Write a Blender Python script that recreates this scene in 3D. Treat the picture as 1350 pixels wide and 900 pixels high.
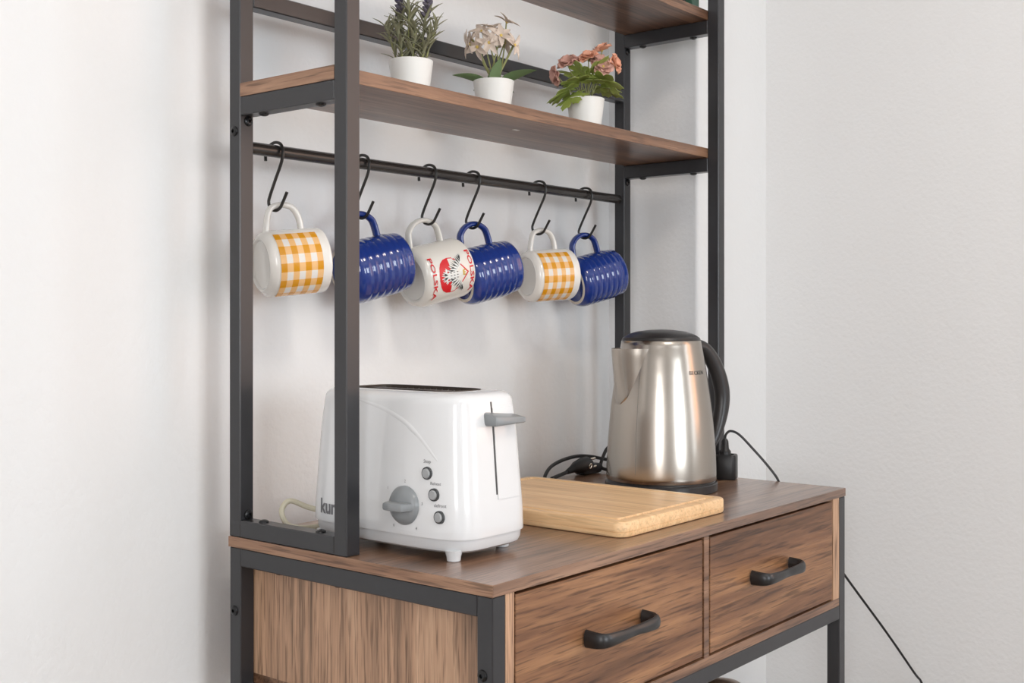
import bpy, bmesh, math, random
from mathutils import Vector, Matrix
random.seed(7)
for o in list(bpy.data.objects): bpy.data.objects.remove(o)
S = bpy.context.scene
COL = S.collection
PI = math.pi
H = 0.82                      # height of the worktop above the floor (everything is drawn with z = 0 at the worktop, lifted at the end)

# ------------------------------------------------------------------ camera, world, window light, exposure
cam_d = bpy.data.cameras.new('camera'); cam = bpy.data.objects.new('camera', cam_d); COL.objects.link(cam)
cam.location = (-.88545, -.73922, .26366)
cam.rotation_euler = (PI/2, 0, math.radians(39.167-90))
cam_d.sensor_width = 36; cam_d.lens = 1545.7/1350*36
cam_d.shift_x = 6.6/1350; cam_d.shift_y = -32/1350
cam_d.clip_start = .01
S.camera = cam
S.view_settings.view_transform = 'Standard'; S.view_settings.look = 'None'
S.view_settings.gamma = 1; S.view_settings.use_curve_mapping = False
S.view_settings.exposure = 0.42
W = bpy.data.worlds.new('sky'); S.world = W; W.use_nodes = True
W.node_tree.nodes['Background'].inputs[0].default_value = (.75, .86, 1, 1)
W.node_tree.nodes['Background'].inputs[1].default_value = 1.0

def area(name, loc, rot, sx, sy, power, col):
    l = bpy.data.lights.new(name, 'AREA'); l.shape = 'RECTANGLE'; l.size = sx; l.size_y = sy
    l.energy = power; l.color = col
    o = bpy.data.objects.new(name, l); COL.objects.link(o); o.location = loc; o.rotation_euler = rot
    return o
RX, BY, LX, FY, FZ, CZ = 1.168, .48, -2.7, -3.3, -H, 1.75       # room: right wall, back wall, left wall, front wall, floor, ceiling
# daylight standing in the window openings of the room (right wall, front wall, left wall), and an added warm light on the right
area('window_daylight_right', (RX+.10, -1.90, .62), (0, PI/2, 0), 1.3, 1.0, 13, (.84, .93, 1))
area('added_warm_light', (RX+.10, -1.00, .70), (0, PI/2, 0), 1.16, .62, 4.5, (1, .45, .15))  # added warm light, there to put brown reflections on the post fronts
area('window_daylight_front', (-.45, FY-.10, .55), (PI/2, 0, 0), 1.3, 1.3, 37, (.88, .95, 1))
area('window_daylight_left', (LX-.10, -1.65, .55), (0, -PI/2, 0), 1.3, 1.0, 27.5, (.99, .975, .97))
area('ceiling_light', (-.30, -1.15, CZ-.03), (0, 0, 0), .42, .42, 10, (1, .90, .79))

# ------------------------------------------------------------------ materials
def nt(name):
    m = bpy.data.materials.new(name); m.use_nodes = True
    return m, m.node_tree, m.node_tree.nodes['Principled BSDF']
def plain(name, col, rough=.5, metal=0, coat=0, spec=None, bump=0, bscale=300):
    m, t, b = nt(name)
    b.inputs['Base Color'].default_value = (*col, 1); b.inputs['Roughness'].default_value = rough; b.inputs['Metallic'].default_value = metal
    b.inputs['Coat Weight'].default_value = coat; b.inputs['Coat Roughness'].default_value = .05
    if spec is not None: b.inputs['Specular IOR Level'].default_value = spec
    if bump:
        tc = t.nodes.new('ShaderNodeTexCoord'); n = t.nodes.new('ShaderNodeTexNoise'); n.inputs['Scale'].default_value = bscale; n.inputs['Detail'].default_value = 4
        bp = t.nodes.new('ShaderNodeBump'); bp.inputs['Strength'].default_value = bump; bp.inputs['Distance'].default_value = .002
        t.links.new(tc.outputs['Object'], n.inputs['Vector']); t.links.new(n.outputs['Fac'], bp.inputs['Height']); t.links.new(bp.outputs[0], b.inputs['Normal'])
    return m
def ramp(t, stops):
    r = t.nodes.new('ShaderNodeValToRGB'); e = r.color_ramp.elements
    while len(e) < len(stops): e.new(.5)
    for i, (p, c) in enumerate(stops): e[i].position = p; e[i].color = (*c, 1)
    return r
def wood(name, axis, dark, mid, light, rough=.38, big=1.0, streak=.55, coat=0, pores=.7):
    """grain along axis: stretched noises for the broad figure, fine fibres, and short dark pores"""
    m, t, b = nt(name); N = t.nodes; L = t.links
    tc = N.new('ShaderNodeTexCoord'); oi = N.new('ShaderNodeObjectInfo')
    add = N.new('ShaderNodeVectorMath'); add.operation = 'MULTIPLY_ADD'
    cv = N.new('ShaderNodeCombineXYZ'); L.new(oi.outputs['Random'], cv.inputs[0]); L.new(oi.outputs['Random'], cv.inputs[1]); L.new(oi.outputs['Random'], cv.inputs[2])
    L.new(cv.outputs[0], add.inputs[0]); add.inputs[1].default_value = (3.1, 5.3, 2.7); L.new(tc.outputs['Object'], add.inputs[2])
    def mapped(along, across):
        mp = N.new('ShaderNodeMapping'); s = [across]*3; s['xyz'.index(axis)] = along; mp.inputs['Scale'].default_value = s
        L.new(add.outputs[0], mp.inputs[0]); return mp
    def noise(mp, det, rgh, dist):
        n = N.new('ShaderNodeTexNoise'); n.inputs['Scale'].default_value = 1; n.inputs['Detail'].default_value = det; n.inputs['Roughness'].default_value = rgh; n.inputs['Distortion'].default_value = dist
        L.new(mp.outputs[0], n.inputs['Vector']); return n
    n1 = noise(mapped(1.5*big, 19*big), 6, .62, .9)
    n2 = noise(mapped(3.0, 150), 3, .6, .4)
    n3 = noise(mapped(14, 330), 2, .55, 0)
    mx = N.new('ShaderNodeMix'); mx.data_type = 'FLOAT'; mx.inputs[0].default_value = streak*.5
    L.new(n1.outputs['Fac'], mx.inputs[2]); L.new(n2.outputs['Fac'], mx.inputs[3])
    r = ramp(t, [(.34, dark), (.49, mid), (.64, light)]); L.new(mx.outputs[0], r.inputs[0])
    pr = ramp(t, [(.36, (.30, .27, .25)), (.47, (1, 1, 1))]); L.new(n3.outputs['Fac'], pr.inputs[0])
    mm = N.new('ShaderNodeMix'); mm.data_type = 'RGBA'; mm.blend_type = 'MULTIPLY'; mm.inputs[0].default_value = pores
    L.new(r.outputs[0], mm.inputs[6]); L.new(pr.outputs[0], mm.inputs[7]); L.new(mm.outputs[2], b.inputs['Base Color'])
    b.inputs['Roughness'].default_value = rough; b.inputs['Coat Weight'].default_value = coat; b.inputs['Coat Roughness'].default_value = .22
    bp = N.new('ShaderNodeBump'); bp.inputs['Strength'].default_value = .12; bp.inputs['Distance'].default_value = .001
    L.new(n2.outputs['Fac'], bp.inputs['Height']); L.new(bp.outputs[0], b.inputs['Normal'])
    return m
WD = ((.070, .034, .019), (.185, .093, .052), (.33, .185, .108))
M_woodx = wood('rustic_wood_lengthwise', 'x', *WD, rough=.34, coat=.2)
M_top = wood('rustic_wood_worktop', 'x', (.095, .050, .030), (.225, .122, .074), (.37, .22, .135), rough=.30, coat=.5)
M_drawer = wood('rustic_wood_drawer', 'x', (.055, .025, .012), (.185, .084, .040), (.36, .185, .086), rough=.40, big=.8)
M_woodz = wood('rustic_wood_upright', 'z', (.19, .115, .072), (.46, .275, .170), (.66, .43, .28), rough=.5, big=1.2, streak=.75)
M_bamboo = wood('bamboo_board_wood', 'y', (.66, .41, .20), (.80, .525, .28), (.88, .62, .36), rough=.42, big=1.6, streak=.8, pores=.25)
M_floor = wood('oak_floor', 'y', (.20, .14, .09), (.28, .20, .14), (.36, .27, .20), rough=.4)
M_black = plain('black_powder_coat', (.026, .026, .029), .29, bump=.04, bscale=900)
M_rod = plain('black_enamel_rod', (.03, .026, .024), .25)
M_hook = plain('black_hook_wire', (.02, .019, .018), .3)
M_bolt = plain('black_bolt_steel', (.012, .012, .013), .25, .3)
M_handle = plain('black_pull', (.015, .015, .016), .33)
M_toaster = plain('white_gloss_plastic', (.73, .74, .75), .18, coat=.35)
M_toaster2 = plain('white_satin_plastic', (.65, .66, .67), .25)
M_grey = plain('grey_plastic', (.24, .255, .265), .3)
M_grey2 = plain('light_grey_plastic', (.36, .37, .38), .35)
M_dkgrey = plain('dark_grey_plastic', (.05, .052, .055), .4)
M_print = plain('grey_ink', (.16, .16, .17), .5)
M_slot = plain('dark_toaster_slot', (.06, .045, .035), .45, .4)
M_wire = plain('chrome_wire', (.6, .57, .52), .25, 1)
M_cream = plain('cream_cord_rubber', (.66, .62, .48), .45)
M_cable = plain('black_cable_rubber', (.012, .012, .013), .38)
M_pbase = plain('black_kettle_plastic', (.022, .021, .022), .33, bump=.03, bscale=1500)
M_brass = plain('plug_pin_metal', (.75, .70, .6), .25, 1)
M_whitecer = plain('white_ceramic_glaze', (.80, .775, .73), .14, coat=.3)
M_ivory = plain('ivory_ceramic_glaze', (.74, .72, .67), .2, coat=.3)
M_raw = plain('unglazed_clay', (.66, .60, .52), .7)
M_blue = plain('cobalt_glaze', (.011, .036, .215), .10, coat=.5)
M_pot = plain('white_plant_pot', (.80, .80, .77), .45)
M_foam = plain('brown_soil', (.10, .075, .05), .9)
M_red = plain('red_ink', (.62, .012, .02), .3)
M_ink = plain('black_ink', (.03, .035, .035), .4)
M_silver = plain('white_ink', (.74, .76, .74), .3)
M_gold = plain('gold_ink', (.52, .36, .05), .35, .3)
M_leaf1 = plain('lavender_leaf', (.23, .23, .14), .6)
M_leaf2 = plain('strap_leaf', (.13, .20, .085), .5)
M_leaf3 = plain('lobed_leaf', (.30, .37, .085), .5)
M_stem = plain('green_stem', (.26, .27, .10), .55)
M_lav = plain('lavender_bud', (.115, .10, .13), .7)
M_lav2 = plain('lavender_floret', (.22, .17, .46), .6)
M_petal2 = plain('cream_petal', (.62, .52, .44), .6)
M_petal2b = plain('yellow_flower_centre', (.66, .48, .12), .6)
M_petal3 = plain('peach_petal', (.72, .36, .24), .6)
M_petal3b = plain('dusty_pink_petal', (.58, .33, .27), .6)
M_sticker = plain('white_sticker', (.8, .8, .78), .6)
M_glass = plain('green_book_cloth', (.045, .11, .075), .5)
M_blackbook = plain('black_book_cloth', (.015, .015, .015), .5)
M_paper = plain('book_paper', (.75, .72, .65), .8)
M_copper = plain('brown_metal', (.30, .22, .17), .3, .7)

def steel():
    m, t, b = nt('brushed_steel'); N = t.nodes; L = t.links
    b.inputs['Base Color'].default_value = (.43, .39, .345, 1); b.inputs['Metallic'].default_value = 1
    b.inputs['Roughness'].default_value = .27; b.inputs['Anisotropic'].default_value = .4
    tg = N.new('ShaderNodeTangent'); tg.direction_type = 'RADIAL'; tg.axis = 'Z'; L.new(tg.outputs[0], b.inputs['Tangent'])
    tc = N.new('ShaderNodeTexCoord'); mp = N.new('ShaderNodeMapping'); mp.inputs['Scale'].default_value = (6, 6, 900)
    n = N.new('ShaderNodeTexNoise'); n.inputs['Scale'].default_value = 1; n.inputs['Detail'].default_value = 3
    L.new(tc.outputs['Object'], mp.inputs[0]); L.new(mp.outputs[0], n.inputs['Vector'])
    rr = N.new('ShaderNodeMapRange'); rr.inputs[3].default_value = .17; rr.inputs[4].default_value = .26
    L.new(n.outputs['Fac'], rr.inputs[0]); L.new(rr.outputs[0], b.inputs['Roughness'])
    bp = N.new('ShaderNodeBump'); bp.inputs['Strength'].default_value = .015; bp.inputs['Distance'].default_value = .0003
    L.new(n.outputs['Fac'], bp.inputs['Height']); L.new(bp.outputs[0], b.inputs['Normal'])
    return m
M_steel = steel()
def wallmat(name, col):
    m, t, b = nt(name); N = t.nodes; L = t.links
    b.inputs['Base Color'].default_value = (*col, 1); b.inputs['Roughness'].default_value = .75
    tc = N.new('ShaderNodeTexCoord'); n = N.new('ShaderNodeTexNoise'); n.inputs['Scale'].default_value = 130; n.inputs['Detail'].default_value = 5
    n2 = N.new('ShaderNodeTexNoise'); n2.inputs['Scale'].default_value = 14; n2.inputs['Detail'].default_value = 2
    ad = N.new('ShaderNodeMath'); ad.operation = 'ADD'
    bp = N.new('ShaderNodeBump'); bp.inputs['Strength'].default_value = .22; bp.inputs['Distance'].default_value = .0035
    L.new(tc.outputs['Object'], n.inputs['Vector']); L.new(tc.outputs['Object'], n2.inputs['Vector'])
    L.new(n.outputs['Fac'], ad.inputs[0]); L.new(n2.outputs['Fac'], ad.inputs[1]); L.new(ad.outputs[0], bp.inputs['Height']); L.new(bp.outputs[0], b.inputs['Normal'])
    return m
M_wall = wallmat('white_plaster', (.80, .80, .80))
M_ceil = plain('white_ceiling_paint', (.82, .82, .81), .8)
M_frame = plain('white_window_paint', (.75, .75, .74), .4)
def gingham():
    m, t, b = nt('gingham_print'); N = t.nodes; L = t.links
    uv = N.new('ShaderNodeUVMap'); uv.uv_map = 'UVMap'; sp = N.new('ShaderNodeSeparateXYZ'); L.new(uv.outputs[0], sp.inputs[0])
    def stripe(out):
        f = N.new('ShaderNodeMath'); f.operation = 'FRACT'; L.new(out, f.inputs[0])
        c = N.new('ShaderNodeMath'); c.operation = 'LESS_THAN'; c.inputs[1].default_value = .5; L.new(f.outputs[0], c.inputs[0]); return c
    a, c = stripe(sp.outputs[0]), stripe(sp.outputs[1])
    s = N.new('ShaderNodeMath'); s.operation = 'ADD'; L.new(a.outputs[0], s.inputs[0]); L.new(c.outputs[0], s.inputs[1])
    h = N.new('ShaderNodeMath'); h.operation = 'MULTIPLY'; h.inputs[1].default_value = .5; L.new(s.outputs[0], h.inputs[0])
    r = ramp(t, [(0, (.78, .75, .71)), (.4, (.83, .50, .22)), (.9, (.68, .30, .015))]); r.color_ramp.interpolation = 'CONSTANT'
    L.new(h.outputs[0], r.inputs[0]); L.new(r.outputs[0], b.inputs['Base Color']); b.inputs['Roughness'].default_value = .13
    return m
M_gingham = gingham()

# ------------------------------------------------------------------ mesh helpers
def box(bm, x0, x1, y0, y1, z0, z1, bev=0, seg=1):
    mm = Matrix.Translation(((x0+x1)/2, (y0+y1)/2, (z0+z1)/2)) @ Matrix.Diagonal((x1-x0, y1-y0, z1-z0, 1))
    r = bmesh.ops.create_cube(bm, size=1, matrix=mm)
    if bev:
        es = set(e for v in r['verts'] for e in v.link_edges)
        bmesh.ops.bevel(bm, geom=list(es), offset=bev, segments=seg, affect='EDGES', profile=.5)
    return bm
def bx(*a, **k): return box(bmesh.new(), *a, **k)
def lathe(prof, seg=48, bm=None, mat=None):
    bm = bm or bmesh.new(); rings = []
    for r, z in prof:
        if r < 1e-6: rings.append([bm.verts.new((0, 0, z))])
        else: rings.append([bm.verts.new((r*math.cos(2*PI*i/seg), r*math.sin(2*PI*i/seg), z)) for i in range(seg)])
    for a, b in zip(rings, rings[1:]):
        for i in range(seg):
            j = (i+1) % seg
            if len(a) == 1 and len(b) == 1: continue
            if len(a) == 1: bm.faces.new((a[0], b[j], b[i]))
            elif len(b) == 1: bm.faces.new((a[i], a[j], b[0]))
            else: bm.faces.new((a[i], a[j], b[j], b[i]))
    if mat is not None: bmesh.ops.transform(bm, matrix=mat, verts=[v for r in rings for v in r])
    return bm
def smooth_path(pts, n=6, closed=False):
    P = [Vector(p) for p in pts]; out = []; m = len(P)
    for i in range(m if closed else m-1):
        g = lambda k: P[k % m] if closed else P[max(0, min(m-1, k))]
        p0, p1, p2, p3 = g(i-1), g(i), g(i+1), g(i+2)
        for k in range(n):
            t = k/n
            out.append(.5*((2*p1)+(-p0+p2)*t+(2*p0-5*p1+4*p2-p3)*t*t+(-p0+3*p1-3*p2+p3)*t**3))
    if not closed: out.append(P[-1])
    return out
def tube(pts, r, seg=10, bm=None, side=None, ry=None, caps=True):
    """sweep of an ellipse (r along the side vector, ry across); r may be a list"""
    bm = bm or bmesh.new(); P = [Vector(p) for p in pts]; n = len(P); rings = []; up = None
    for i, p in enumerate(P):
        d = (P[min(n-1, i+1)]-P[max(0, i-1)]).normalized()
        if side is not None: a = (Vector(side)-d*d.dot(Vector(side))).normalized()
        else:
            if up is None:
                up = Vector((0, 0, 1)) if abs(d.z) < .9 else Vector((1, 0, 0))
            a = (up-d*d.dot(up)).normalized(); up = a
        b = d.cross(a)
        ra = r[i] if isinstance(r, (list, tuple)) else r
        rb = ra if ry is None else (ry[i] if isinstance(ry, (list, tuple)) else ry)
        rings.append([bm.verts.new(p+a*ra*math.cos(2*PI*k/seg)+b*rb*math.sin(2*PI*k/seg)) for k in range(seg)])
    for A, B in zip(rings, rings[1:]):
        for k in range(seg): bm.faces.new((A[k], A[(k+1) % seg], B[(k+1) % seg], B[k]))
    if caps: bm.faces.new(rings[0][::-1]); bm.faces.new(rings[-1])
    return bm
def cyl(p, q, r, seg=20, bm=None, r2=None): return tube([p, q], [r, r if r2 is None else r2], seg, bm)

MW = {}                      # world matrix of every object built here
def thing(name, label, cat, loc=(0, 0, 0), mat=None, group=None):
    o = bpy.data.objects.new(name, None); COL.objects.link(o); o.empty_display_size = .02
    o.matrix_world = mat if mat is not None else Matrix.Translation(loc); MW[o] = o.matrix_world.copy()
    o['label'] = label; o['category'] = cat
    if group: o['group'] = group
    return o
def tomesh(name, bm, mat, sharp=32):
    bmesh.ops.recalc_face_normals(bm, faces=bm.faces)
    me = bpy.data.meshes.new(name); bm.to_mesh(me); bm.free(); me.materials.append(mat)
    for p in me.polygons: p.use_smooth = True
    me.set_sharp_from_angle(angle=math.radians(sharp))
    return me
def part(name, bm, mat, parent=None, world=False, sharp=32, label=None, kind=None, local=None):
    me = tomesh(name, bm, mat, sharp) if isinstance(bm, bmesh.types.BMesh) else bm
    o = bpy.data.objects.new(name, me); COL.objects.link(o); o.parent = parent
    if local is not None: o.matrix_local = local; MW[o] = MW[parent] @ local
    else: MW[o] = MW[parent].copy() if parent else Matrix()
    if world and parent: me.transform(MW[parent].inverted())
    if label: o['label'] = label
    if kind: o['kind'] = kind
    return o
def single(name, bm, mat, label, cat, group=None, base=None, sharp=32):
    """a thing that is one mesh drawn in world coordinates; its origin goes to base"""
    o = part(name, bm, mat, sharp=sharp)
    if base is not None: o.data.transform(Matrix.Translation(-Vector(base))); o.location = base
    o['label'] = label; o['category'] = cat
    if group: o['group'] = group
    return o
def struct(name, bm, mat, parent=None):
    o = part(name, bm, mat, parent)
    o['kind'] = 'structure'
    return o
def text_mesh(s, size, bend, bold=0):
    """flat lettering converted to a mesh; bend maps (x, y, z) of the flat text to its surface"""
    c = bpy.data.curves.new('lettering', 'FONT'); c.body = s; c.size = size; c.align_x = 'CENTER'; c.align_y = 'CENTER'; c.resolution_u = 2; c.offset = bold
    o = bpy.data.objects.new('lettering', c); COL.objects.link(o)
    dg = bpy.context.evaluated_depsgraph_get(); dg.update()
    me = bpy.data.meshes.new_from_object(o.evaluated_get(dg)); bpy.data.objects.remove(o)
    bm = bmesh.new(); bm.from_mesh(me); bpy.data.meshes.remove(me)
    for v in bm.verts: v.co = bend(v.co.x, v.co.y)
    return bm

# ------------------------------------------------------------------ the room
struct('floor', bx(LX-.3, RX+.3, FY-.3, BY+.3, FZ-.1, FZ), M_floor)
struct('ceiling', bx(LX-.3, RX+.3, FY-.3, BY+.3, CZ, CZ+.1), M_ceil)
def holed_wall(name, axis, p0, p1, u0, u1, hu0, hu1, hz0, hz1):
    bm = bmesh.new()
    def b(a0, a1, z0, z1):
        if a1 <= a0 or z1 <= z0: return
        if axis == 'x': box(bm, p0, p1, a0, a1, z0, z1)
        else: box(bm, a0, a1, p0, p1, z0, z1)
    b(u0, hu0, FZ, CZ); b(hu1, u1, FZ, CZ); b(hu0, hu1, FZ, hz0); b(hu0, hu1, hz1, CZ)
    return struct(name, bm, M_wall)
struct('wall_back', bx(LX-.3, .909+.05, BY, BY+.2, FZ, CZ), M_wall)
ret = bmesh.new(); box(ret, .909, RX+.25, .294, BY+.2, FZ, CZ)
es = [e for e in ret.edges if all(abs(v.co.x-.909) < 1e-4 and abs(v.co.y-.294) < 1e-4 for v in e.verts)]
bmesh.ops.bevel(ret, geom=es, offset=.006, segments=3, affect='EDGES', profile=.5)
struct('wall_return', ret, M_wall)
wr_ = bmesh.new()
for y0, y1, z0, z1 in ((-.69, .294, FZ, CZ), (-1.40, -1.31, FZ, CZ), (FY-.2, -2.40, FZ, CZ), (-1.31, -.69, FZ, .12), (-1.31, -.69, 1.28, CZ), (-2.40, -1.40, FZ, -.03), (-2.40, -1.40, 1.27, CZ)): box(wr_, RX, RX+.2, y0, y1, z0, z1)
struct('wall_right', wr_, M_wall)
holed_wall('wall_front', 'y', FY-.2, FY, LX-.2, RX, -1.1, .2, -.1, 1.2)
holed_wall('wall_left', 'x', LX-.2, LX, FY, BY, -2.15, -1.15, -.1, 1.2)
def window(name, axis, p, u0, u1, z0, z1, mullion=True):
    fr = bmesh.new()
    def b(a0, a1, q0, q1, d=.05):
        if axis == 'x': box(fr, p-d/2, p+d/2, a0, a1, q0, q1)
        else: box(fr, a0, a1, p-d/2, p+d/2, q0, q1)
    w = .06 if mullion else .012
    b(u0, u0+w, z0, z1); b(u1-w, u1, z0, z1); b(u0+w, u1-w, z0, z0+w); b(u0+w, u1-w, z1-w, z1)
    mid = (u0+u1)/2
    if mullion: b(mid-w/2, mid+w/2, z0+w, z1-w)
    struct(name, fr, M_frame)
window('window_1', 'x', RX+.05, -2.40, -1.40, -.03, 1.27)
window('warm_light_frame', 'x', RX+.05, -1.31, -.69, .12, 1.28, False)  # frame around the opening made for the added warm light
window('window_2', 'y', FY-.05, -1.1, .2, -.1, 1.2)
window('window_3', 'x', LX-.05, -2.15, -1.15, -.1, 1.2)

# ------------------------------------------------------------------ the rack
WID, DEP, P = .85, .414, .0205          # width, worktop depth, tube size
YF, YB = .209, .394                     # front of front posts, front of back posts
rack = thing('bakers_rack', 'black metal kitchen rack with brown wooden shelves, worktop and two drawers', 'shelf rack', (WID/2, DEP/2, FZ))
def rp(name, bm, mat, parent=rack, **k): return part(name, bm, mat, parent, world=True, **k)
B = .0012
TOPZ = .985
for x in (0, WID-P):
    for y in (YF, YB): rp('post', bx(x, x+P, y, y+P, 0, TOPZ, bev=B), M_black)
    for y in (0.0005, DEP-P-.0005): rp('leg', bx(x, x+P, y, y+P, FZ, -.0125, bev=B), M_black)
ZS, ZS0, ZT, ZT0 = .5435, .5275, .7715, .7557
for x in (0, WID-P):
    for z0, z1 in ((.0002, .0207), (ZS0-.0225, ZS0), (ZT0-.0225, ZT0), (TOPZ-.02, TOPZ)):
        rp('side_rail', bx(x, x+P, YF+P, YB, z0, z1, bev=B), M_black)
    for z0, z1 in ((-.0345, -.0125), (-.199, -.178), (-.60, -.58)):
        rp('lower_rail', bx(x, x+P, P, DEP-P, z0, z1, bev=B), M_black)
rp('rear_rail', bx(P, WID-P, YB, YB+P, .6385, .659, bev=B), M_black)
rp('rear_rail', bx(P, WID-P, YB, YB+P, TOPZ-.02, TOPZ, bev=B), M_black)
rp('front_rail', bx(P, WID-P, 0.0005, P, -.199, -.178, bev=B), M_black)
rp('rear_rail', bx(P, WID-P, DEP-P, DEP-.0005, -.199, -.178, bev=B), M_black)
rp('worktop', bx(-.0006, WID+.0004, -.0006, DEP+.0006, -.0125, 0, bev=.0006), M_top)
rp('shelf', bx(0.0005, WID-.0005, YF+P, YB, ZS0, ZS, bev=.0005), M_woodx)
rp('shelf', bx(0.0005, WID-.0005, YF+P, YB, ZT0, ZT, bev=.0005), M_woodx)
rp('lower_shelf', bx(P, WID-P, .004, DEP-.004, -.58, -.565, bev=.0005), M_woodx)
rp('sticker', bx(.398, .409, .292, .297, ZS0-.0004, ZS0), M_sticker, label='small white sticker under the shelf')
M_woody = wood('rustic_wood_edge', 'y', (.085, .044, .026), (.235, .122, .070), (.42, .245, .150), rough=.36)
rp('edge_band', bx(-.0011, -.0007, -.0006, DEP+.0006, -.0124, -.0001), M_woody); rp('edge_band', bx(.0001, .0005, YF+P, YB, ZS0+.0001, ZS-.0001), M_woody)
# drawer carcass
for x0, x1 in ((P+.0005, .0345), (.4165, .4285), (.8070, WID-P-.0005)):
    rp('carcass_panel', bx(x0, x1, .001, DEP-.006, -.1660, -.0127), M_woodz if x0 != .4165 else M_woodx)
rp('carcass_floor', bx(P+.0005, WID-P-.0005, .001, DEP-.006, -.1778, -.1662), M_woodx)
rp('carcass_back', bx(P+.0005, WID-P-.0005, DEP-.006, DEP-.001, -.1778, -.0127), M_woodx)
def pull(cx, cz):
    bm = bmesh.new(); L = .0565
    pts = smooth_path([(cx-L, -.001, cz), (cx-L, -.017, cz), (cx-L+.008, -.0245, cz), (cx-L*.4, -.0255, cz), (cx, -.0245, cz), (cx+L*.4, -.0255, cz), (cx+L-.008, -.0245, cz), (cx+L, -.017, cz), (cx+L, -.001, cz)], 5)
    n = len(pts); ws = []
    for i in range(n):
        t = abs(i/(n-1)-.5)*2
        ws.append(.0060+.0042*max(0, t-.15)/.85)
    tube(pts, ws, 12, bm, side=(0, 0, 1), ry=[.0045 for _ in pts])
    return bm
for x0, x1, hx in ((.0375, .4125, .2135), (.4325, .8040, .5975)):
    d = rp('drawer', bx(x0, x1, .0012, .019, -.1632, -.0162, bev=.0007), M_drawer)
    bb = bmesh.new(); box(bb, x0+.008, x1-.008, .019, DEP-.03, -.160, -.150); box(bb, x0+.008, x0+.02, .019, DEP-.03, -.15, -.05); box(bb, x1-.02, x1-.008, .019, DEP-.03, -.15, -.05)
    rp('drawer_box', bb, M_woodx, d)
    rp('handle', pull(hx, -.0855), M_handle, d, label='black curved pull')
# rod and bolts
RODY, RODZ, RODR = YB+P/2+.003, .4702, .0078
rp('hanging_rod', cyl((P, RODY, RODZ), (WID-P, RODY, RODZ), RODR, 28), M_rod)
bolt_me = tomesh('bolt', lathe([(0, -.0006), (.0016, -.0006), (.0022, .0006), (.0022, .0028), (.0036, .0028), (.0056, .0016), (.0062, 0), (.0062, -.001)], 20), M_bolt)
def bolt(p, d):
    q = Vector((0, 0, 1)).rotation_difference(Vector(d)).to_matrix().to_4x4()
    o = bpy.data.objects.new('bolt', bolt_me); COL.objects.link(o); o.parent = rack
    o.matrix_local = MW[rack].inverted() @ Matrix.Translation(p) @ q
for x, s in ((0, -1), (WID, 1)):
    for z in (.487, .663): bolt((x, YB+P/2, z), (s, 0, 0))
    bolt((x, DEP-P/2, -.0885), (s, 0, 0)); bolt((x, P/2+.003, -.0915), (s, 0, 0))
for x in (P/2, WID-P/2):
    for y in (.262, .362):
        bolt((x, y, .0207), (0, 0, 1)); bolt((x, y, ZS0-.0225), (0, 0, -1)); bolt((x, y, ZT0-.0225), (0, 0, -1)); bolt((x, y-.03, -.0345), (0, 0, -1))
bolt((P/2+.002, YB, .026), (0, -1, 0)); bolt((P/2+.002, YB, ZS0-.028), (0, -1, 0)); bolt((WID-P/2, YB, ZS0-.028), (0, -1, 0)); bolt((WID-P/2, YB, ZT0-.028), (0, -1, 0))

# ------------------------------------------------------------------ hooks and mugs
HOOKX = [.0671, .2155, .3472, .4436, .6056, .7337]
HOOKL = ['black S hook holding the checked mug nearest the left back post', 'black S hook half hidden behind the left front post', 'black S hook holding the white mug with a red eagle print',
         'black S hook holding the middle blue mug', 'black S hook holding the checked mug between two blue mugs', 'black S hook holding the blue mug nearest the right post']
hk = [(.0215, -.0100), (.0212, -.0010), (.0150, .0075), (.004, .0116), (-.0075, .0086), (-.0118, -.001), (-.009, -.014), (.002, -.034), (.0125, -.0535), (.0155, -.0625), (.0115, -.0705), (.002, -.0735), (-.0065, -.0705), (-.0115, -.0640), (-.0195, -.0520)]
DY = RODY
hook_me = None
for i, x in enumerate(HOOKX):
    base = (x, RODY, RODZ)
    if hook_me is None: hook_me = tomesh('s_hook', tube(smooth_path([(0, a, b) for a, b in hk], 6), .0020, 10), M_hook)
    o = bpy.data.objects.new('s_hook', hook_me); COL.objects.link(o); o.location = base
    o['label'] = HOOKL[i]; o['category'] = 'hook'; o['group'] = 'hooks on the rod'

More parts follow.
